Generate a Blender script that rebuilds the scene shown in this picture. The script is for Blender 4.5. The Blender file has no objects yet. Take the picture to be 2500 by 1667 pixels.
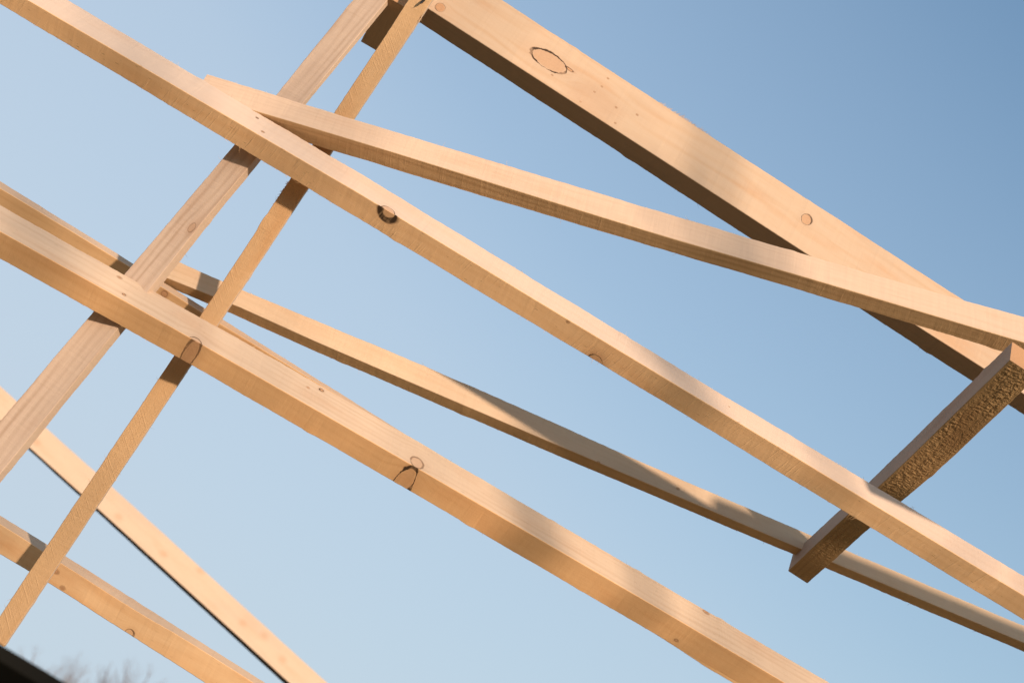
import bpy, math, random
from mathutils import Vector, Matrix, noise

random.seed(7)
scene = bpy.context.scene
COL = scene.collection

# ------------------------------------------------------------------ camera
FPX, CX, CY = 3472.0, 1250.0, 833.5          # 50 mm lens on a 2500 px wide frame
U = Vector((0.33, 0.82, -0.46)).normalized()       # world up seen in camera axes (camera tilted up and rolled)
fwd = Vector((0, 0, -1))
Yc = (fwd - U * fwd.dot(U)).normalized()
Xc = Yc.cross(U).normalized()
R = Matrix((Xc, Yc, U))                              # camera axes -> world axes
CAM = Vector((0, 0, 1.65))
cam_d = bpy.data.cameras.new("Camera")
cam = bpy.data.objects.new("Camera", cam_d); COL.objects.link(cam)
cam.matrix_world = Matrix.Translation(CAM) @ R.to_4x4()
cam_d.sensor_width = 36; cam_d.lens = 50; cam_d.clip_start = 0.05; cam_d.clip_end = 5000
cam_d.dof.use_dof = True; cam_d.dof.focus_distance = 3.75; cam_d.dof.aperture_fstop = 3.2
scene.camera = cam

# ------------------------------------------------------------------ sun and sky
S_CAM = Vector((0.70, 0.22, 0.68)).normalized()      # towards the sun: behind the camera, to the right, low
S_W = R @ S_CAM
elev = math.asin(S_W.z); azim = math.atan2(S_W.x, S_W.y)
sd = bpy.data.lights.new("Sun", 'SUN'); sd.energy = 2.05; sd.angle = math.radians(2.4); sd.color = (1.0, 0.80, 0.62)
sun = bpy.data.objects.new("Sun", sd); COL.objects.link(sun)
sun.rotation_euler = S_W.to_track_quat('Z', 'Y').to_euler(); sun.location = S_W * 20
world = bpy.data.worlds.new("World"); scene.world = world; world.use_nodes = True
wn, wl = world.node_tree.nodes, world.node_tree.links
wn.clear()
wo = wn.new('ShaderNodeOutputWorld'); bg = wn.new('ShaderNodeBackground'); sky = wn.new('ShaderNodeTexSky')
sky.sky_type = 'NISHITA'; sky.sun_disc = False; sky.sun_elevation = elev; sky.sun_rotation = azim
sky.altitude = 100; sky.air_density = 1.5; sky.dust_density = 1.0; sky.ozone_density = 3.0
bg.inputs['Strength'].default_value = 0.15
# thin high haze that whitens the lower sky
wt = wn.new('ShaderNodeTexCoord'); wsp = wn.new('ShaderNodeSeparateXYZ'); wl.new(wt.outputs['Generated'], wsp.inputs[0])
wr = wn.new('ShaderNodeValToRGB'); 
wa_ = wn.new('ShaderNodeMath'); wa_.operation = 'MULTIPLY_ADD'; wl.new(wsp.outputs[0], wa_.inputs[0]); wa_.inputs[1].default_value = 0.55
wl.new(wsp.outputs[2], wa_.inputs[2]); wl.new(wa_.outputs[0], wr.inputs[0])      # clearer towards the east as well as overhead
el = wr.color_ramp.elements
el[0].position = 0.12; el[0].color = (.92, .92, .92, 1); el[1].position = 0.95; el[1].color = (0, 0, 0, 1)
for p, v in ((0.40, .72), (0.54, .47), (0.75, .25)):
    e_ = el.new(p); e_.color = (v, v, v, 1)
wm = wn.new('ShaderNodeMix'); wm.data_type = 'RGBA'; wl.new(wr.outputs[0], wm.inputs[0])
wq = wn.new('ShaderNodeVectorMath'); wq.operation = 'MULTIPLY'; wl.new(sky.outputs[0], wq.inputs[0]); wq.inputs[1].default_value = (.96, 1.08, 1.19)
wl.new(wq.outputs[0], wm.inputs[6]); wm.inputs[7].default_value = (1.61, 1.88, 2.19, 1)
wl.new(wm.outputs[2], bg.inputs[0]); wl.new(bg.outputs[0], wo.inputs[0])
scene.view_settings.view_transform = 'Standard'; scene.view_settings.look = 'None'
scene.view_settings.gamma = 1; scene.view_settings.exposure = 1.2
scene.render.engine = 'CYCLES'

# ------------------------------------------------------------------ helpers
def ray(x, y):
    return Vector(((x - CX) / FPX, -(y - CY) / FPX, -1.0))
def proj(P):
    return (CX + FPX * P.x / -P.z, CY - FPX * P.y / -P.z)
def tag(o, label=None, cat=None, group=None, kind=None):
    if label: o['label'] = label
    if cat: o['category'] = cat
    if group: o['group'] = group
    if kind: o['kind'] = kind
    return o
def mesh_obj(name, verts, faces, mats, parent=None, fm=None, uvs=None, smooth=False):
    me = bpy.data.meshes.new(name)
    me.from_pydata([tuple(v) for v in verts], [], faces)
    for m in mats: me.materials.append(m)
    if fm:
        for p, i in zip(me.polygons, fm): p.material_index = i
    if uvs:
        L = me.uv_layers.new(name="UVMap").data
        k = 0
        for uv in uvs:
            for q in uv:
                L[k].uv = q; k += 1
    if smooth:
        for p in me.polygons: p.use_smooth = True
    me.update()
    o = bpy.data.objects.new(name, me); COL.objects.link(o)
    if parent: o.parent = parent
    return o

class NT:
    def __init__(s, name):
        s.m = bpy.data.materials.new(name); s.m.use_nodes = True
        s.t = s.m.node_tree; s.n = s.t.nodes; s.l = s.t.links
        s.b = s.n['Principled BSDF']
    def put(s, sock, v):
        if isinstance(v, bpy.types.NodeSocket): s.l.new(v, sock)
        elif isinstance(v, (tuple, list)) and len(v) == 3 and sock.type == 'RGBA': sock.default_value = (*v, 1)
        else: sock.default_value = v
    def math(s, op, a, b=None, c=None, clamp=False):
        n = s.n.new('ShaderNodeMath'); n.operation = op; n.use_clamp = clamp
        for i, v in enumerate((a, b, c)):
            if v is not None: s.put(n.inputs[i], v)
        return n.outputs[0]
    def vmath(s, op, a, b):
        n = s.n.new('ShaderNodeVectorMath'); n.operation = op
        s.put(n.inputs[0], a); s.put(n.inputs[1], b)
        return n.outputs['Value'] if op in ('DISTANCE', 'LENGTH', 'DOT_PRODUCT') else n.outputs[0]
    def comb(s, x, y, z=0.0):
        n = s.n.new('ShaderNodeCombineXYZ')
        for i, v in enumerate((x, y, z)): s.put(n.inputs[i], v)
        return n.outputs[0]
    def noise(s, vec, scale, det=2.0, rough=0.5, dist=0.0):
        n = s.n.new('ShaderNodeTexNoise'); n.noise_dimensions = '3D'
        s.put(n.inputs['Vector'], vec); n.inputs['Scale'].default_value = scale
        n.inputs['Detail'].default_value = det; n.inputs['Roughness'].default_value = rough
        n.inputs['Distortion'].default_value = dist
        return n.outputs[0]
    def mix(s, f, a, b):
        n = s.n.new('ShaderNodeMix'); n.data_type = 'RGBA'
        s.put(n.inputs[0], f); s.put(n.inputs[6], a); s.put(n.inputs[7], b)
        return n.outputs[2]
    def ramp(s, v, lo, hi, a=0.0, b=1.0):
        n = s.n.new('ShaderNodeMapRange'); n.interpolation_type = 'SMOOTHSTEP'
        s.put(n.inputs[0], v)
        for i, x in enumerate((lo, hi, a, b)): n.inputs[i + 1].default_value = x
        return n.outputs[0]

def wood(name, light=(.62, .43, .27), mid=(.52, .32, .17), seed=0.0, grain=0.5, gfreq=55.0, saw=0.3, sawlen=1.0,
         rough=0.3, fleck=0.3, blotch=0.5, knots=(), coarse=0.0, bumpd=0.0011, slant=0.0):
    """sawn softwood; u runs along the piece, v across it, both in metres"""
    w = NT(name)
    uvn = w.n.new('ShaderNodeUVMap'); uvn.uv_map = 'UVMap'
    sp = w.n.new('ShaderNodeSeparateXYZ'); w.l.new(uvn.outputs[0], sp.inputs[0])
    u, v = sp.outputs[0], sp.outputs[1]
    P = w.comb(u, v, seed)
    wob = w.noise(w.comb(w.math('MULTIPLY', u, 1.3), w.math('MULTIPLY', v, 9.0), seed + 3), 1.0, 2.0)
    # grain flows round the knots
    vv = v
    ring_all = None; core_all = None; halo_all = None
    jit = w.math('SUBTRACT', w.noise(P, 90.0, 2.0), 0.5)
    for (ku, kv, ru, rv, dark, wd, core, red) in knots:
        q = w.vmath('MULTIPLY', w.comb(u, v), (1 / ru, 1 / rv, 0))
        d = w.vmath('DISTANCE', q, (ku / ru, kv / rv, 0))
        d = w.math('ADD', d, w.math('MULTIPLY', jit, 0.22))
        if core >= 0:
            bulge = w.ramp(d, 0.6, 3.6, 1.0, 0.0)
            off = w.math('MULTIPLY', w.math('SUBTRACT', v, kv), w.math('MULTIPLY', bulge, -0.62))
            vv = w.math('ADD', vv, off)
        wob2 = w.math('ADD', wd * .35, w.math('MULTIPLY', w.ramp(w.noise(P, 16.0, 1.0), .35, .7), wd * 2.6))
        r = w.math('SUBTRACT', 1.0, w.math('DIVIDE', w.math('ABSOLUTE', w.math('SUBTRACT', d, 1.0)), wob2), clamp=True)
        r = w.math('MULTIPLY', w.ramp(r, 0.0, 0.6), w.math('MULTIPLY', dark, w.ramp(w.noise(P, 26.0, 2.0), .32, .50, .6, 1.0)))
        c = w.math('MULTIPLY', w.ramp(d, 0.8, 1.05, 1.0, 0.0), abs(core))
        h = w.math('MULTIPLY', w.ramp(d, 0.9, 2.4, 1.0, 0.0), red)
        ring_all = r if ring_all is None else w.math('MAXIMUM', ring_all, r)
        core_all = c if core_all is None else w.math('MAXIMUM', core_all, c)
        halo_all = h if halo_all is None else w.math('MAXIMUM', halo_all, h)
    # annual rings
    g = w.math('ADD', w.math('MULTIPLY', vv, gfreq * 6.283), w.math('MULTIPLY', wob, 22.0))
    g = w.math('ADD', w.math('MULTIPLY', w.math('SINE', g), 0.5), 0.5)
    g = w.math('POWER', g, 2.2)
    gm = w.noise(w.comb(w.math('MULTIPLY', u, 2.0), w.math('MULTIPLY', v, 20.0), seed + 9), 1.0, 2.0)
    g = w.math('MULTIPLY', g, w.ramp(gm, 0.35, 0.7, 0.15, 1.0))
    fib = w.noise(w.comb(w.math('MULTIPLY', u, 14.0), w.math('MULTIPLY', vv, 420.0), seed + 5), 1.0, 3.0, 0.6)
    col = w.mix(w.math('MULTIPLY', g, grain, clamp=True), light, mid)
    col = w.mix(w.math('MULTIPLY', w.ramp(fib, 0.42, 0.75), 0.35), col, mid)
    bl = w.noise(w.comb(w.math('MULTIPLY', u, 3.2), w.math('MULTIPLY', v, 11.0), seed + 13), 1.0, 3.0)
    warm = tuple(a * b for a, b in zip(mid, (1.02, .88, .78)))
    col = w.mix(w.math('MULTIPLY', w.ramp(bl, 0.5, 0.78), blotch, clamp=True), col, warm)
    fl = w.noise(w.comb(w.math('MULTIPLY', u, 45.0), w.math('MULTIPLY', v, 330.0), seed + 21), 1.0, 1.0)
    col = w.mix(w.math('MULTIPLY', w.ramp(fl, 0.70, 0.78), fleck), col, (.16, .08, .035))
    tv = w.noise(w.comb(w.math('MULTIPLY', u, 1.7), w.math('MULTIPLY', v, 6.0), seed + 71), 1.0, 3.0, .6)
    col = w.mix(w.math('MULTIPLY', w.ramp(tv, .48, .72), .32), col, tuple(c * k for c, k in zip(mid, (.84, .92, 1.05))))
    if knots:
        col = w.mix(halo_all, col, (.42, .20, .10))
        col = w.mix(core_all, col, w.mix(w.noise(P, 160.0, 3.0), (.60, .34, .18), (.42, .21, .105)))
        col = w.mix(ring_all, col, w.mix(w.ramp(ring_all, .45, .9), (.20, .10, .045), (.06, .034, .018)))
    # saw marks lie across the piece, fuzz everywhere
    us = w.math('ADD', u, w.math('MULTIPLY', v, slant))
    us = w.math('ADD', us, w.math('MULTIPLY', w.noise(P, 6.0, 1.0), 0.012))
    sm = w.noise(w.comb(w.math('MULTIPLY', us, 170.0), w.math('MULTIPLY', v, 5.0), seed + 31), 1.0, 2.0, 0.7)
    smm = w.noise(w.comb(w.math('MULTIPLY', u, 5.0), w.math('MULTIPLY', v, 14.0), seed + 37), 1.0, 2.0)
    sm = w.math('MULTIPLY', w.ramp(sm, 0.5, 0.72), w.ramp(smm, 0.38, 0.62, 0.1, 1.0))
    col = w.mix(w.math('MULTIPLY', sm, 0.35 * saw, clamp=True), col, tuple(min(1, c * 1.22) for c in light))
    fz = w.noise(w.comb(w.math('MULTIPLY', u, 260.0), w.math('MULTIPLY', v, 520.0), seed + 41), 1.0, 3.0, 0.7)
    h = w.math('ADD', w.math('MULTIPLY', sm, saw), w.math('MULTIPLY', fz, rough))
    h = w.math('ADD', h, w.math('MULTIPLY', fib, rough * 0.6))
    if coarse:
        cz = w.noise(w.comb(w.math('MULTIPLY', u, 95.0), w.math('MULTIPLY', vv, 170.0), seed + 51), 1.0, 4.0, 0.65, 1.2)
        cm = w.noise(w.comb(w.math('MULTIPLY', u, 7.0), w.math('MULTIPLY', v, 25.0), seed + 57), 1.0, 2.0)
        h = w.math('ADD', h, w.math('MULTIPLY', w.math('MULTIPLY', cz, w.ramp(cm, 0.3, 0.6, 0.5, 1.0)), coarse))
    if knots:
        h = w.math('SUBTRACT', h, w.math('MULTIPLY', ring_all, 0.8))
    bp = w.n.new('ShaderNodeBump'); bp.inputs['Strength'].default_value = 0.9; bp.inputs['Distance'].default_value = bumpd
    w.l.new(h, bp.inputs['Height']); w.l.new(bp.outputs[0], w.b.inputs['Normal'])
    w.put(w.b.inputs['Base Color'], col)
    w.b.inputs['Roughness'].default_value = 0.78
    w.b.inputs['Specular IOR Level'].default_value = 0.22
    return w.m

def endgrain(name, seed):
    w = NT(name)
    uvn = w.n.new('ShaderNodeUVMap'); uvn.uv_map = 'UVMap'
    q = w.vmath('ADD', uvn.outputs[0], (0.05, 0.12, 0))
    d = w.vmath('LENGTH', q, (0, 0, 0))
    d = w.math('ADD', d, w.math('MULTIPLY', w.noise(uvn.outputs[0], 30.0, 2.0), 0.004))
    g = w.math('POWER', w.math('ADD', w.math('MULTIPLY', w.math('SINE', w.math('MULTIPLY', d, 1500.0)), 0.5), 0.5), 1.5)
    f = w.noise(uvn.outputs[0], 500.0, 3.0)
    col = w.mix(g, (.60, .34, .17), (.42, .20, .09))
    col = w.mix(w.math('MULTIPLY', f, 0.4), col, (.33, .17, .08))
    w.put(w.b.inputs['Base Color'], col); w.b.inputs['Roughness'].default_value = 0.9
    return w.m

def interp(pts, x, ax):
    """value of the other coordinate of a polyline at coordinate x, straight on beyond its ends"""
    p = sorted(pts, key=lambda q: q[ax])
    for i in range(len(p) - 1):
        if x <= p[i + 1][ax] or i == len(p) - 2:
            a, b = p[i], p[i + 1]; break
    f = (x - a[ax]) / (b[ax] - a[ax])
    return a[1 - ax] + f * (b[1 - ax] - a[1 - ax])

class Timber:
    """a sawn timber laid along measured arrises: M is the nearest arris, E1 and E2 the far arris of each visible face.
    All is turned into metres here; the result is an ordinary bevelled length of wood."""
    def __init__(s, M, E1, E2, d0, d1, beta, ext0=0.6, ext1=0.6, ax=0, twist=0.0):
        s.ax = ax
        P0, P1 = ray(*M[0]) * d0, ray(*M[-1]) * d1
        s.t = (P1 - P0).normalized(); s.P0 = P0; s.len = (P1 - P0).length
        v = (-(P0 + P1) / 2).normalized(); vp = (v - s.t * v.dot(s.t)).normalized(); e = s.t.cross(vp).normalized()
        c = Vector(((E1[0][0] + E1[-1][0] - E2[0][0] - E2[-1][0]), -(E1[0][1] + E1[-1][1] - E2[0][1] - E2[-1][1])))
        if e.x * c.x + e.y * c.y < 0: e = -e
        be = math.radians(beta)
        s.a = math.cos(be) * e - math.sin(be) * vp
        s.b = -math.sin(be) * e - math.cos(be) * vp
        s.E1, s.E2, s.M = E1, E2, M
        s.x0, s.x1 = -ext0, s.len + ext1
        s.be = be
        # width samples along the length, inside the measured part
        n = 12
        s.tab = []
        for i in range(n + 1):
            l = s.len * i / n
            P = s.P0 + s.t * l
            # bow of the nearest arris
            px = proj(P)
            off = (interp(M, px[ax], ax) - px[1 - ax])
            depth = -P.z
            dirn = Vector((0, -off / FPX * depth, 0)) if ax == 0 else Vector((off / FPX * depth, 0, 0))
            dirn = dirn - s.t * dirn.dot(s.t)
            k = dirn.length
            if k > 1e-9:
                # move square to the axis so the arris passes where it was measured
                test = proj(P + dirn); got = test[1 - ax] - interp(M, test[ax], ax)
                base = px[1 - ax] - interp(M, px[ax], ax)
                if abs(base - got) > 1e-6: dirn = dirn * (base / (base - got))
            Pm = P + dirn
            s.tab.append((l, Pm - P, s.solve(Pm, s.a, E1), s.solve(Pm, s.b, E2)))
    def solve(s, P, d, E):
        f = lambda w: (lambda q: q[1 - s.ax] - interp(E, q[s.ax], s.ax))(proj(P + d * w))
        lo, hi = 0.0, 0.03
        w0, w1 = 0.0, 0.05
        f0, f1 = f(w0), f(w1)
        for _ in range(30):
            if abs(f1 - f0) < 1e-12: break
            w2 = w1 - f1 * (w1 - w0) / (f1 - f0); w0, f0, w1, f1 = w1, f1, w2, f(w2)
            if abs(f1) < 1e-4: break
        return w1
    def at(s, l):
        T = s.tab
        if l <= 0: return T[0][1:]
        if l >= s.len: return T[-1][1:]
        i = min(int(l / s.len * (len(T) - 1)), len(T) - 2)
        f = (l - T[i][0]) / (T[i + 1][0] - T[i][0])
        return tuple(T[i][k] * (1 - f) + T[i + 1][k] * f for k in (1, 2, 3))
    def uv(s, x, y, face):
        """(u, v) in metres where the sight line through a picture point meets a face"""
        r = ray(x, y); nrm = s.b if face == 'a' else s.a
        off, wa, wb = s.at(s.len / 2)
        for _ in range(3):
            X = r * ((s.P0 + off).dot(nrm) / r.dot(nrm))
            l = (X - s.P0).dot(s.t); off, wa, wb = s.at(l)
        dd = X - (s.P0 + off + s.t * l)
        return (l, -dd.dot(s.a)) if face == 'a' else (l, dd.dot(s.b))
    def build(s, name, mats, fuzz=1.0, ragged=1.0, seed=1, parent=None, hairs=(6, 14), minw=None, bev=0.0013, tufts=(), relief=0.0):
        """mats: face a, face b, other faces, ends"""
        rnd = random.Random(seed)
        step = 0.008
        n = int((s.x1 - s.x0) / step)
        V, Fc, FM, UV = [], [], [], []
        org = s.P0 + s.t * (s.len / 2)
        def jag(l, c):
            k = noise.noise(Vector((l * 9, c * 7.3, seed))) * 0.0011 + noise.noise(Vector((l * 70, c * 3.1, seed + 4))) * 0.0007
            k += noise.noise(Vector((l * 1.3, c * 5.1, seed + 8))) * 0.0010
            ch = noise.noise(Vector((l * 14, c * 9.7, seed + 15)))
            if ch > 0.46: k += (ch - 0.46) * 0.008
            return k * ragged * 1.15
        rows = []
        us = [s.x0 + (s.x1 - s.x0) * i / n for i in range(n + 1)]
        for l in us:
            off, wa, wb = s.at(l)
            if minw: wa = max(wa, minw[0]); wb = max(wb, minw[1])
            O = s.P0 + off + s.t * l
            cs = [O, O + s.b * wb, O + s.b * wb + s.a * wa, O + s.a * wa]      # M, E2, back, E1
            ins = [(s.a, s.b), (-s.b, s.a), (-s.a, -s.b), (s.b, -s.a)]
            # perimeter order: M -> E2 -> back -> E1
            pv = [0, wb, wb + wa, 2 * wb + wa]
            ring = []
            for c in range(4):
                i1, i2 = ins[c]
                j = jag(l, c)
                P = cs[c] - (i1 + i2) * (j * 0.7)
                ring.append((P + i1 * bev, P + i2 * bev))
            # two verts per corner: first lies on the previous face, second on the next face
            row = [len(V) + k for k in range(8)]
            for c in range(4): V.append(ring[c][0]); V.append(ring[c][1])
            rows.append((row, l, wa, wb))
        for i in range(n):
            r0, l0, wa, wb = rows[i]; r1, l1, wa1, wb1 = rows[i + 1]
            def quad(i0, i1, v0, v1, w0, w1, m):
                Fc.append((r0[i0], r0[i1], r1[i1], r1[i0])); FM.append(m)
                UV.append(((l0, v0), (l0, v1), (l1, w1), (l1, w0)))
            e = bev
            quad(0, 1, -e, e, -e, e, 0 if s.be < .8 else 1)
            quad(1, 2, e, wb - e, e, wb1 - e, 1)
            quad(2, 3, wb - e, wb + e, wb1 - e, wb1 + e, 1)
            quad(3, 4, wb + e, wb + wa - e, wb1 + e, wb1 + wa1 - e, 2)
            quad(4, 5, wb + wa, wb + wa + e, wb1 + wa1, wb1 + wa1 + e, 2)
            quad(5, 6, wb + wa + e, 2 * wb + wa - e, wb1 + wa1 + e, 2 * wb1 + wa1 - e, 2)
            quad(6, 7, -wa - e, -wa + e, -wa1 - e, -wa1 + e, 0)
            quad(7, 0, -wa + e, -e, -wa1 + e, -e, 0)
        for (row, l, wa, wb), flip in ((rows[0], 0), (rows[-1], 1)):
            order = list(range(8))
            co = [(0, 0), (0, 0), (0, wb), (0, wb), (wa, wb), (wa, wb), (wa, 0), (wa, 0)]
            if not flip: order = order[::-1]
            Fc.append(tuple(row[k] for k in order)); FM.append(3); UV.append(tuple(co[k] for k in order))
        # loose wood fibres standing off the edges
        def hair(l, c, dirv, L, wd):
            off, wa, wb = s.at(l)
            O = s.P0 + off + s.t * l
            base = [O, O + s.b * wb, O + s.b * wb + s.a * wa, O + s.a * wa][c]
            pts = []; P = base - dirv * 0.001; D = dirv.copy()
            for k in range(5):
                pts.append(P.copy()); P = P + D * (L / 4)
                D = (D + Vector((rnd.uniform(-.4, .4), rnd.uniform(-.4, .4), rnd.uniform(-.4, .4)))).normalized()
            b0 = len(V)
            for k, p in enumerate(pts):
                w_ = wd * (1 - k / 4.6)
                q1 = D.orthogonal().normalized() * w_; q2 = D.cross(q1).normalized() * w_
                V.extend((p + q1, p - q1 * .5 + q2 * .87, p - q1 * .5 - q2 * .87))
            for k in range(4):
                for m in range(3):
                    a_ = b0 + 3 * k + m; b_ = b0 + 3 * k + (m + 1) % 3
                    Fc.append((a_, b_, b_ + 3, a_ + 3)); FM.append(0 if c == 3 else 1)
                    UV.append(((l, .01),) * 4)
        outs = {0: (-s.a - s.b), 1: (s.b - s.a * .4), 3: (s.a - s.b * .4)}
        for c, o in outs.items():
            cnt = int((s.x1 - s.x0) * hairs[0 if c == 0 else 1] * fuzz * (0.2 if c == 0 else 1))
            for _ in range(cnt):
                l = rnd.uniform(s.x0, s.x1)
                if noise.noise(Vector((l * 3, c, seed))) < -0.05: continue
                dv = (o.normalized() * rnd.uniform(.3, 1) + s.t * rnd.uniform(-1, 1)).normalized()
                hair(l, c, dv, rnd.choice((.003, .004, .006, .009, .015)), rnd.uniform(.0003, .00065))
        if relief:
            nl = int((s.x1 - s.x0) / 0.0022); nw = 34; b0 = len(V); nb = s.a * -1
            for i in range(nl + 1):
                l = s.x0 + .002 + (s.x1 - s.x0 - .004) * i / nl; off, wa, wb = s.at(l); O = s.P0 + off + s.t * l
                for j in range(nw + 1):
                    f = j / nw; q = .0012 + (wb - .0026) * f
                    warp = noise.noise(Vector((l * 9, q * 30, 3.1))) * .010
                    z = noise.noise(Vector(((l + q * .25 + warp) * 210, q * 85, 1.7))) + .8 * noise.noise(Vector(((l + q * .5) * 260, q * 230, 5.7)))
                    rg = abs(noise.noise(Vector((l * 16, (q + warp) * 70, 9.2))))
                    fade = min(1, f * 8, (1 - f) * 8) * (.55 + .9 * max(0, noise.noise(Vector((l * 6, q * 20, 4))) + .35))
                    V.append(O + s.b * q + nb * (.0006 + relief * max(0, z * .6 + .35 - .5 * max(0, .12 - rg) / .12) * fade))
            for i in range(nl):
                for j in range(nw):
                    k = b0 + i * (nw + 1) + j
                    Fc.append((k, k + 1, k + nw + 2, k + nw + 1)); FM.append(1)
                    l = s.x0 + (s.x1 - s.x0) * i / nl; dl = (s.x1 - s.x0) / nl; q0 = .08 * j / nw; q1 = .08 * (j + 1) / nw
                    UV.append(((l, q0), (l, q1), (l + dl, q1), (l + dl, q0)))
        for l0_, spr, cnt, c, Lh in tufts:
            for _ in range(cnt):
                dv = (outs[c].normalized() * rnd.uniform(.15, .8) + s.t * rnd.uniform(.3, 1)).normalized()
                hair(l0_ + rnd.gauss(0, spr), c, dv, Lh * rnd.uniform(.4, 1.2), rnd.uniform(.0004, .0010))
        W = [R @ (p - org) for p in V]
        o = mesh_obj(name, W, Fc, mats, parent, FM, UV)
        o.location = CAM + R @ org
        s.obj = o; s.org = org
        return o

# ------------------------------------------------------------------ ground
w = NT("ground_soil")
tc = w.n.new('ShaderNodeTexCoord')
n1 = w.noise(tc.outputs['Object'], 0.7, 5.0, 0.6); n2 = w.noise(tc.outputs['Object'], 9.0, 4.0, 0.7)
c = w.mix(w.ramp(n1, .35, .65), (.30, .20, .10), (.20, .15, .07))
c = w.mix(w.math('MULTIPLY', n2, .5), c, (.36, .25, .13))
w.put(w.b.inputs['Base Color'], c); w.b.inputs['Roughness'].default_value = .95
GS = 2500
g = mesh_obj("ground", [(-GS, -GS, 0), (GS, -GS, 0), (GS, GS, 0), (-GS, GS, 0)], [(0, 1, 2, 3)], [w.m])
tag(g, kind='structure')

# ------------------------------------------------------------------ timbers
EG = endgrain("end_grain", 1)
PALE = dict(light=(.70, .52, .395), mid=(.62, .43, .30))
ORNG = dict(light=(.76, .47, .25), mid=(.64, .35, .165))

def kn(T, x, y, face, ru, rv, dark=.9, wd=.16, core=.5, red=.15):
    u, v = T.uv(x, y, face)
    return (u, v, ru, rv, dark, wd, core, red)
def pin(T, x, y, face, r=.0028, dark=0):
    u, v = T.uv(x, y, face)
    return (u, v, r, r * .8, .95 if dark else .4, .6, -.95 if dark else -.75, .3)

GRP_L = "long parallel roof timbers sloping down to the right"
GRP_X = "upright timbers crossing the roof timbers"
GRP_T = "short rough ties under the roof timbers"

# A: the long timber across the middle
A = Timber([(67, 0), (900, 486), (1700, 969), (2500, 1453)], [(165, 0), (900, 436), (1700, 924), (2500, 1406)],
           [(0, 11), (886, 540), (1700, 1030), (2500, 1513)], 3.63, 3.63, 61, 0.7, 0.7)
ka = [kn(A, 947, 514, 'a', .019, .017, .9, .09, .6, .1), pin(A, 628, 288, 'a', .003, 1), pin(A, 642, 322, 'a', .0038, 1), pin(A, 1780, 992, 'a', .002)]
kb = [kn(A, 947, 520, 'b', .021, .020, 1, .28, .4, .1), kn(A, 1450, 884, 'b', .021, .021, .9, .09, .3, .5),
      pin(A, 1386, 786, 'b', .003), pin(A, 1745, 1075, 'b', .0035)]
m1 = wood("wood_a_pale", **PALE, seed=1, grain=.25, saw=.05, rough=.12, fleck=.1, blotch=.25, knots=ka, gfreq=40)
m2 = wood("wood_a_sawn", light=(.86, .54, .29), mid=(.72, .41, .195), seed=2, grain=.35, saw=1.0, rough=.45, fleck=.75, blotch=.4, knots=kb, gfreq=30, slant=.25)
A.build("timber", [m1, m2, m2, EG], seed=3, fuzz=1.6, hairs=(8, 26))
tag(A.obj, "longest pale timber, in front of all others, dark ringed knot on its edge", "beam", GRP_L)

# H: the second long timber, nearer the lower left
H = Timber([(0, 565), (469, 827), (991, 1126), (1600, 1480), (1918, 1667)], [(0, 501), (532, 798), (1003, 1067), (1600, 1417), (2028, 1667)],
           [(0, 632), (472, 894), (964, 1178), (1600, 1547), (1800, 1664)], 3.44, 3.95, 57, 0.7, 0.8)
ka = [kn(H, 1018, 1129, 'a', .019, .022, .65, .08, .35, .1), pin(H, 303, 719, 'a', .0045, 1), pin(H, 292, 677, 'a', .004), pin(H, 785, 952, 'a', .006, 1), pin(H, 752, 946, 'a', .004),
      kn(H, 476, 834, 'a', .017, .018, .8, .12, .3, .1), pin(H, 1722, 1492, 'a', .008)]
kb = [kn(H, 464, 862, 'b', .017, .055, .75, .10, .8, .2), kn(H, 982, 1180, 'b', .024, .062, 1, .13, .35, .15),
      pin(H, 1650, 1562, 'b', .005), pin(H, 1785, 1662, 'b', .008)]
m1 = wood("wood_h_pale", light=(.64, .47, .33), mid=(.50, .33, .21), seed=11, grain=.45, saw=.05, rough=.15, fleck=.35, blotch=.4, knots=ka, gfreq=48)
m2 = wood("wood_h_sawn", light=(.78, .46, .225), mid=(.66, .34, .145), seed=12, grain=.35, saw=.25, rough=.6, fleck=.15, blotch=.3, knots=kb, gfreq=36, coarse=.5)
H.build("timber", [m1, m2, m2, EG], seed=5, fuzz=.8)
tag(H.obj, "timber with two dark outlined knots, from left edge to bottom, below the longest", "beam", GRP_L)

# C: the shallower timber from the upper left to the right edge
C_ = Timber([(476, 227), (608, 267), (900, 354), (1600, 571), (1983, 682), (2500, 836)], [(476, 172), (900, 302), (1600, 513), (2212, 693), (2500, 773)],
            [(476, 262), (800, 365), (1378, 540), (2055, 739), (2500, 873)], 3.72, 3.62, 47, 0.0, 0.6)
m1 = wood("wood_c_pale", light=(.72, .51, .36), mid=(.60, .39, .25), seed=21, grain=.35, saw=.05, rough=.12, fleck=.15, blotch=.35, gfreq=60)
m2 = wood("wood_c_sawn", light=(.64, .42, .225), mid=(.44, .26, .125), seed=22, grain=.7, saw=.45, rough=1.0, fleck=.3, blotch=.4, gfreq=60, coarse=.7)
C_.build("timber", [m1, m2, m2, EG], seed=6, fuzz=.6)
tag(C_.obj, "flatter timber crossing the widest plank, its blunt left end behind the longest timber", "beam")

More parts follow.
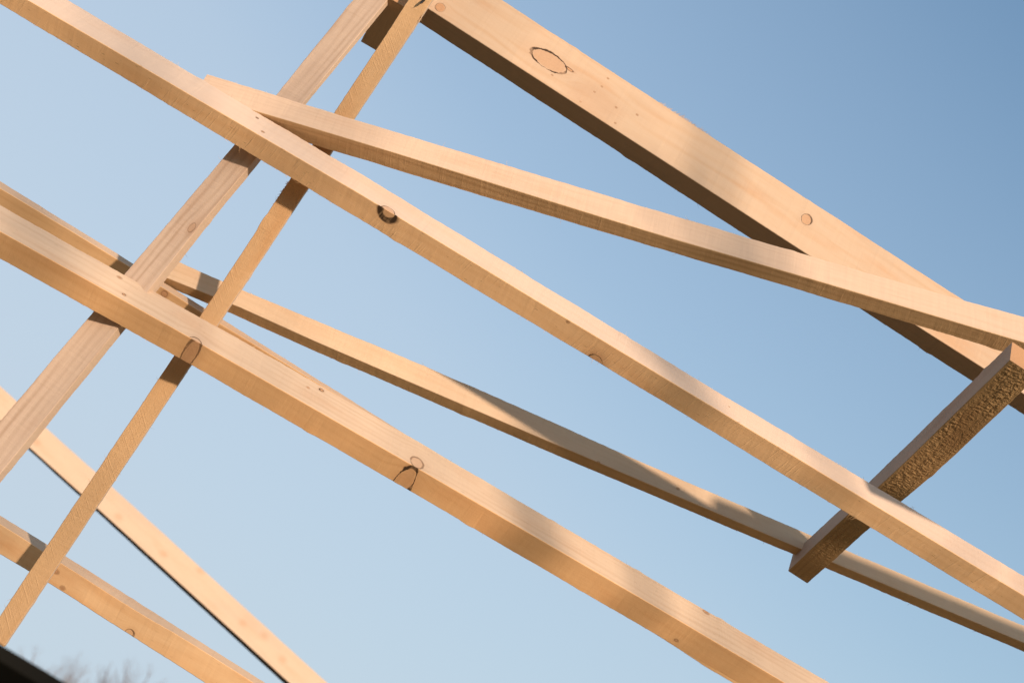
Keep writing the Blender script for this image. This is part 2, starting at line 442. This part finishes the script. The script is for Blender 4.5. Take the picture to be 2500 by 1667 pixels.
# D: the wide plank, upper right
D = Timber([(1050, 24), (1700, 444), (1975, 623), (2247, 800), (2500, 961)], [(1225, 0), (1700, 309), (2055, 540), (2350, 731)],
           [(1028, 59), (1700, 497), (2105, 758), (2371, 930), (2500, 1013)], 3.90, 3.95, 42, 0.05, 0.6)
ka = [kn(D, 1340, 149, 'a', .056, .030, 1, .065, .5, .12), kn(D, 1969, 536, 'a', .016, .019, .85, .09, .7, .1),
      kn(D, 1075, 19, 'a', .014, .016, .75, .08, .9, .05)]
ka += [pin(D, x, y, 'a', .0026) for x, y in ((1451, 225), (1469, 212), (1484, 192), (1417, 249), (1504, 263), (1502, 301), (1348, 184), (1555, 281))]
u0, v0 = D.uv(1390, 170, 'a'); ka.append((u0, v0, .012, .004, .9, .5, -.9, .5))
u0, v0 = D.uv(1452, 245, 'a'); ka.append((u0, v0, .05, .03, 0, .1, 0, .22))
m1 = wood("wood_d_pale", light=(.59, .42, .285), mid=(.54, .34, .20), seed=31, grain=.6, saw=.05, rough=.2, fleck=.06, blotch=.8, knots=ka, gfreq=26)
m2 = wood("wood_d_under_shade", light=(.36, .24, .15), mid=(.30, .19, .11), seed=32, grain=.3, saw=.2, rough=.6, fleck=.2, blotch=.3, gfreq=50)  # same plank, its unlit underside darkened in the colour
ut = D.uv(1655, 300, "a")[0]
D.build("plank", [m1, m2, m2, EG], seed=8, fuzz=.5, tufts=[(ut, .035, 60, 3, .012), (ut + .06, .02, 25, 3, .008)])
tag(D.obj, "widest pale plank, upper right, with a large oval knot and dark underside", "plank")

# E: the farther timber below the longest one
E_ = Timber([(395, 673), (536, 727), (800, 846), (1481, 1137), (1950, 1337), (2500, 1568)], [(440, 641), (541, 687), (900, 835), (1221, 972), (1596, 1140), (1982, 1306), (2500, 1526)],
            [(395, 694), (557, 762), (800, 871), (1255, 1067), (1700, 1254.5), (1935, 1352), (2500, 1591)], 3.82, 4.17, 38, 0.0, 0.7)
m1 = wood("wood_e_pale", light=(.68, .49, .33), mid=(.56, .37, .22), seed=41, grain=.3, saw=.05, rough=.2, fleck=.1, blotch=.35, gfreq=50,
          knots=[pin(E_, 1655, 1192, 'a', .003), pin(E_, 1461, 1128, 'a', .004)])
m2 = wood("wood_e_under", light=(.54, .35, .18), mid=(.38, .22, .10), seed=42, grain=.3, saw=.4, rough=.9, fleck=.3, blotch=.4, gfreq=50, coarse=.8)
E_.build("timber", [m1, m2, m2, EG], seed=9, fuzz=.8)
tag(E_.obj, "narrow timber with streaky shadows on the low end of the dark rough tie", "beam")

# J: timber mostly hidden behind H
J = Timber([(0, 460), (300, 640), (432, 726), (900, 1012), (1784, 1560)], [(0, 442), (314, 636), (418, 700), (545, 780), (900, 1003), (1700, 1502)],
           [(0, 537), (1646, 1576), (1784, 1667)], 3.69, 4.25, 66, 0.6, 0.3)
m1 = wood("wood_j_top", light=(.58, .42, .30), mid=(.48, .32, .2), seed=51, grain=.3, saw=.1, rough=.3)
m2 = wood("wood_j_warm", light=(.66, .41, .21), mid=(.52, .28, .12), seed=52, grain=.75, saw=.1, rough=.3, gfreq=22, knots=[kn(J, 401, 718, 'b', .008, .008, .5, .4, .9, .6)])
J.build("timber", [m1, m2, m2, EG], seed=10, fuzz=.3)
tag(J.obj, "orange timber mostly hidden behind the timber with two dark knots, left", "beam")

# G: pale plank farther away at the lower left
G_ = Timber([(0, 1027), (239, 1241), (708, 1667)], [(0, 942), (138, 1067), (275, 1189), (800, 1667)], [(0, 1033), (195, 1211), (693, 1667)], 7.7, 7.7, 16, 0.8, 0.8)
kg = [kn(G_, x, y, 'a', .018, .014, 0, .1, .2, .16) for x, y in ((289, 1261), (399, 1352), (489, 1392), (592, 1520), (645, 1551), (690, 1609), (88, 1078))]
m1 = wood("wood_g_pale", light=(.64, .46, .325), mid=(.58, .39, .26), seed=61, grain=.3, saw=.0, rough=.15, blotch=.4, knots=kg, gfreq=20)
m2 = wood("wood_g_under_shade", light=(.10, .07, .05), mid=(.07, .05, .035), seed=62, grain=.3)  # black is the underside's shade, put into the wood colour
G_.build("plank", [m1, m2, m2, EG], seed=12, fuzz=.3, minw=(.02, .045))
tag(G_.obj, "blurred pale plank at the lower left with a thin black lower edge", "plank")

# I: square timber in the lower left corner
I_ = Timber([(0, 1279), (50, 1310), (105, 1346), (335, 1493), (450, 1559), (621, 1667)], [(0, 1258), (117, 1329), (162, 1358), (650, 1667)],
            [(0, 1352), (73, 1396), (119, 1423), (501, 1667)], 3.73, 3.76, 70, 0.7, 0.7)
ki = [kn(I_, 315, 1546, 'b', .012, .012, .8, .15, .4, .1), pin(I_, 137, 1395, 'b', .006), pin(I_, 152, 1435, 'b', .004)]
m1 = wood("wood_i_top", light=(.64, .45, .30), mid=(.56, .37, .23), seed=71, grain=.2, saw=.05, rough=.2)
m2 = wood("wood_i_warm", light=(.72, .46, .25), mid=(.60, .33, .15), seed=72, grain=.7, saw=.0, rough=.2, gfreq=14, knots=ki, blotch=.6)
I_.build("timber", [m1, m2, m2, EG], seed=13, fuzz=.2)
tag(I_.obj, "orange timber across the lower left corner behind the narrow upright batten", "beam")

# B: broad upright board, F: narrow upright batten (measured down the picture)
B_ = Timber([(888, 71), (740, 252), (619, 394), (474.5, 566), (367, 704), (285, 805), (53, 1091)], [(900, 71), (750, 252), (637, 394), (497, 564), (383, 714), (306, 804), (73, 1091), (0, 1178)],
            [(804, 71), (675, 231), (570, 356), (363, 600), (228, 760), (0, 1028), (-55, 1091)], 3.84, 3.46, 60, 0.5, 0.6, ax=1)
kbx = [kn(B_, 468, 556, 'b', .014, .008, .5, .14, .3, .15)]
m1 = wood("wood_b_side", light=(.64, .47, .34), mid=(.54, .37, .25), seed=81, grain=.2, saw=.1, rough=.3)
m2 = wood("wood_b_face", light=(.66, .48, .355), mid=(.48, .32, .22), seed=82, grain=.95, saw=.1, rough=.5, gfreq=42, fleck=.15, knots=kbx)
B_.build("rafter", [m1, m2, m2, EG], seed=14, fuzz=1.0)
tag(B_.obj, "broad upright board, wider towards the left edge, left of the narrow batten", "rafter", GRP_X)

F_ = Timber([(1055, 0), (866, 287), (698, 540), (463, 894), (300, 1140), (8, 1578)], [(1060, 0), (870, 287), (702, 540), (467, 894), (304, 1140), (13, 1578)],
            [(998, 0), (900, 151), (808, 287), (708, 436), (641, 540), (421, 873), (243, 1140), (0, 1501), (-50, 1578)], 3.82, 3.62, 76, 0.35, 0.0, ax=1)
m1 = wood("wood_f_side", light=(.66, .48, .34), mid=(.56, .38, .25), seed=91, grain=.2, saw=.1, rough=.3)
m2 = wood("wood_f_face", light=(.64, .40, .21), mid=(.54, .31, .14), seed=92, grain=.2, saw=.6, rough=.9, fleck=.2, slant=.8, gfreq=40, coarse=.9)
F_.build("batten", [m1, m2, m2, EG], seed=15, fuzz=1.4, hairs=(10, 22), tufts=[(F_.uv(1035, 45, "b")[0], .006, 16, 0, .016), (F_.uv(700, 470, "b")[0], .03, 20, 1, .008)])
tag(F_.obj, "narrow upright batten with frayed edges, right of the broad upright board", "batten", GRP_X)

# K: dark rough tie at the right, L: its twin at the top
K = Timber([(2465.6, 878.6), (2197, 1140), (2067, 1258), (1924.5, 1393)], [(2476, 829), (2159, 1140), (2050, 1245), (1934, 1352)],
           [(2500, 951), (2300, 1140), (2122, 1289), (1983.5, 1413)], 3.46, 4.07, 70, 0.0, 0.0)
m1 = wood("wood_k_side", light=(.40, .275, .20), mid=(.31, .205, .15), seed=101, grain=.2, saw=.05, rough=.3)
m2 = wood("wood_k_rough", light=(.40, .25, .115), mid=(.20, .115, .05), seed=102, grain=.4, saw=.5, rough=1.0, fleck=.3, gfreq=40, coarse=.5, bumpd=.0014)
K.build("tie_block", [m1, m2, m2, EG], seed=16, fuzz=.3, hairs=(4, 6), relief=.0024)
tag(K.obj, "short dark rough tie with a lit orange end, at the right edge", "tie", GRP_T)

L_ = Timber([(937, -12), (881, 102)], [(937, -12), (881, 102)], [(1000, 32), (935, 139)], 3.86, 4.06, 93, 0.0, 0.0, ax=1)
m1 = wood("wood_l_side", light=(.30, .2, .13), mid=(.24, .16, .1), seed=111, grain=.2)
m2 = wood("wood_l_under", light=(.46, .29, .16), mid=(.36, .21, .11), seed=112, grain=.3, saw=.2, rough=.8)
L_.build("tie_block", [m1, m2, m2, EG], seed=17, fuzz=.3, minw=(.10, .05))
tag(L_.obj, "short dark tie at the top edge between upright board and batten", "tie", GRP_T)

# M: black board close to the camera in the lower left corner
# an added, unseen timber outside the right edge; it keeps the sun off the far end of E and the low end of K
def straight(name, P, Q, a, wa, wb, mats, seed):
    o_t = (Q - P).normalized(); a = (a - o_t * a.dot(o_t)).normalized(); b = o_t.cross(a)
    L = (Q - P).length; mid = (P + Q) / 2; V, Fc, UV = [], [], []
    n = 60
    for i in range(n + 1):
        for c, (p, q) in enumerate(((0, 0), (wa, 0), (wa, wb), (0, wb))):
            j = noise.noise(Vector((i * .3, c * 3.3, seed))) * .0015
            V.append(P + o_t * (L * i / n) + a * (p - wa / 2 + j) + b * (q - wb / 2 + j) - mid)
    for i in range(n):
        for c in range(4):
            k = 4 * i; c2 = (c + 1) % 4; v0 = (0, wa, wa + wb, 2 * wa + wb)[c]; v1 = v0 + (wa, wb, wa, wb)[c]
            Fc.append((k + c, k + c2, k + 4 + c2, k + 4 + c)); l0 = L * i / n; l1 = L * (i + 1) / n
            UV.append(((l0, v0), (l0, v1), (l1, v1), (l1, v0)))
    Fc += [(3, 2, 1, 0), tuple(4 * n + k for k in range(4))]; UV += [((0, 0), (0, wb), (wa, wb), (wa, 0)), ((0, 0), (wa, 0), (wa, wb), (0, wb))]
    o = mesh_obj(name, [R @ v for v in V], Fc, mats, None, [0] * (4 * n) + [1, 1], UV)
    o.location = CAM + R @ mid
    return o
PX = E_.P0 + E_.t * ((ray(1745, 1250) * 4.07 - E_.P0).dot(E_.t)) + S_CAM * 1.0 + Vector((0, .012, 0))
QX = PX + E_.t * 1.9
xo = straight("timber", PX, QX, S_CAM.cross(E_.t), .08, .055, [bpy.data.materials["wood_c_pale"], EG], 77)
tag(xo, "unseen timber added outside the right edge, shading the far end of the streaky one", "beam")

M_ = Timber([(0, 1612), (168, 1712)], [(0, 1570), (168, 1670)], [(0, 1900), (168, 2000)], 2.0, 2.0, 25, 0.5, 0.4)
mb = NT("black_paint"); mb.put(mb.b.inputs['Base Color'], (.010, .009, .007)); mb.b.inputs['Roughness'].default_value = 1; mb.b.inputs['Specular IOR Level'].default_value = .1
M_.build("fascia_board", [mb.m] * 4, seed=20, fuzz=0, ragged=.2)
tag(M_.obj, "black board close to the camera filling the extreme lower left corner", "board")

# nails standing out of the wood
nm = NT("dark_nail"); nm.put(nm.b.inputs['Base Color'], (.03, .028, .026)); nm.b.inputs['Metallic'].default_value = .6; nm.b.inputs['Roughness'].default_value = .5
def nail(T, x, y, d, dv, L=.016, r=.0019):
    P = ray(x, y) * d; D = dv.normalized(); q = D.orthogonal().normalized(); q2 = D.cross(q)
    V, Fc = [], []
    for l, rr in ((-.012, r), (L * .45, r), (L, r * .08)):
        for k in range(8):
            an = k * math.pi / 4
            V.append(P + D * l + (q * math.cos(an) + q2 * math.sin(an)) * rr)
    for j in range(2):
        for k in range(8):
            Fc.append((8 * j + k, 8 * j + (k + 1) % 8, 8 * j + 8 + (k + 1) % 8, 8 * j + 8 + k))
    Fc += [tuple(range(7, -1, -1)), tuple(range(16, 24))]
    o = mesh_obj("nail", [R @ (p - T.org) for p in V], Fc, [nm.m], T.obj)
    return o
nail(B_, 857, 20, 3.89, Vector((-1, .4, -.1)), L=.011, r=.0026)
nail(F_, 1032, 4, 3.81, Vector((-.35, -.6, .8)), L=.018, r=.0034)

# ------------------------------------------------------------------ bare trees
bm_ = NT("bark"); bt = bm_.n.new('ShaderNodeTexCoord')
bc = bm_.mix(bm_.noise(bt.outputs['Object'], 6.0, 3.0), (.34, .29, .28), (.24, .20, .20))  # bark paled in its colour to stand in for distant haze
bm_.put(bm_.b.inputs['Base Color'], bc); bm_.b.inputs['Roughness'].default_value = .9
def bare_tree(name, loc, H, seed, label, group=None, levels=6, spread=.55, trunk=.18, lean=(0, 0)):
    rnd = random.Random(seed)
    parts = {'trunk': ([], []), 'crown': ([], [])}
    def tube(key, P, Q, r0, r1, k):
        V, Fc = parts[key]; D = (Q - P).normalized(); a = D.orthogonal().normalized(); b = D.cross(a); n0 = len(V)
        for p, r in ((P - D * r0 * .3, r0), (Q, r1)):
            for i in range(k):
                an = 2 * math.pi * i / k; V.append(p + (a * math.cos(an) + b * math.sin(an)) * r)
        for i in range(k): Fc.append((n0 + i, n0 + (i + 1) % k, n0 + k + (i + 1) % k, n0 + k + i))
    def grow(P, D, L, r, lv):
        key = 'trunk' if lv >= levels - 1 else 'crown'
        k = 10 if lv >= levels - 1 else (6 if lv > 2 else 3)
        seg = 4 if lv > 1 else 2
        r1 = r * .62
        for i in range(seg):
            D = (D + Vector((rnd.gauss(0, .10), rnd.gauss(0, .10), rnd.gauss(0, .05) + .05))).normalized()
            Q = P + D * (L / seg); ra = r + (r1 - r) * i / seg; rb = r + (r1 - r) * (i + 1) / seg
            tube(key, P, Q, ra, rb, k)
            if lv and i >= 1:
                for _ in range(2 if lv < levels else 1):
                    ax = D.orthogonal().normalized(); ax.rotate(Matrix.Rotation(rnd.uniform(0, 6.283), 3, D))
                    nd = (D * math.cos(spread + rnd.uniform(-.15, .2)) + ax * math.sin(spread)).normalized()
                    if lv > levels - 1 and i < 2: continue
                    grow(Q, nd, L * rnd.uniform(.5, .68), rb * .55, lv - 1)
            P = Q
        if lv: grow(P, D, L * .66, r1, lv - 1)
    grow(Vector((0, 0, -.2)), Vector((lean[0], lean[1], 1)).normalized(), H * .40, trunk, levels)
    root = bpy.data.objects.new(name, None); COL.objects.link(root); root.location = loc
    zmax = max(v.z for v in parts['crown'][0]); f = H / zmax
    for kk in ('trunk', 'crown'):
        V, Fc = parts[kk]
        mesh_obj(kk, [v * f for v in V], Fc, [bm_.m], root)
    tag(root, label, "tree", group)
    return root
GT = "bare trees in the lower left corner"
for i, (x, y, dist, lab) in enumerate(((118, 1560, 62, "blurred bare tree just right of the black corner board, leftmost bare crown"),
                             (228, 1592, 58, "blurred bare tree in the middle of the bare crowns, lower left"),
                             (300, 1600, 66, "blurred bare tree right of the middle crown, lower left"),
                             (375, 1640, 60, "faint bare tree rightmost of the crowns, just under the orange timber"))):
    d = R @ ray(x, y); h = math.hypot(d.x, d.y); k = dist / h
    bare_tree("bare_tree", (d.x * k, d.y * k, 0), 1.65 + d.z * k, 3 + 2 * i, lab, GT, levels=5, spread=.42, trunk=.2)
# unseen thin trunks added between the frame and the sun for soft shade; each line of sight to the sun from a timber passes one of them
for i, (x, y, d_, dist, rad) in enumerate(((1420, 1390, 3.8, 5.0, .12), (640, 585, 3.76, 5.0, .055), (120, 590, 3.5, 6.5, .085))):
    P = CAM + R @ (ray(x, y) * d_) + S_W * dist
    bare_tree("bare_tree", (P.x, P.y, 0), P.z + 1.3, 40 + i, ("first", "second", "third")[i] + " unseen slim bare trunk added behind the viewer for shade, counted from the left", "unseen slim trees added behind the viewer for shade", levels=2, spread=.4, trunk=rad * .8)
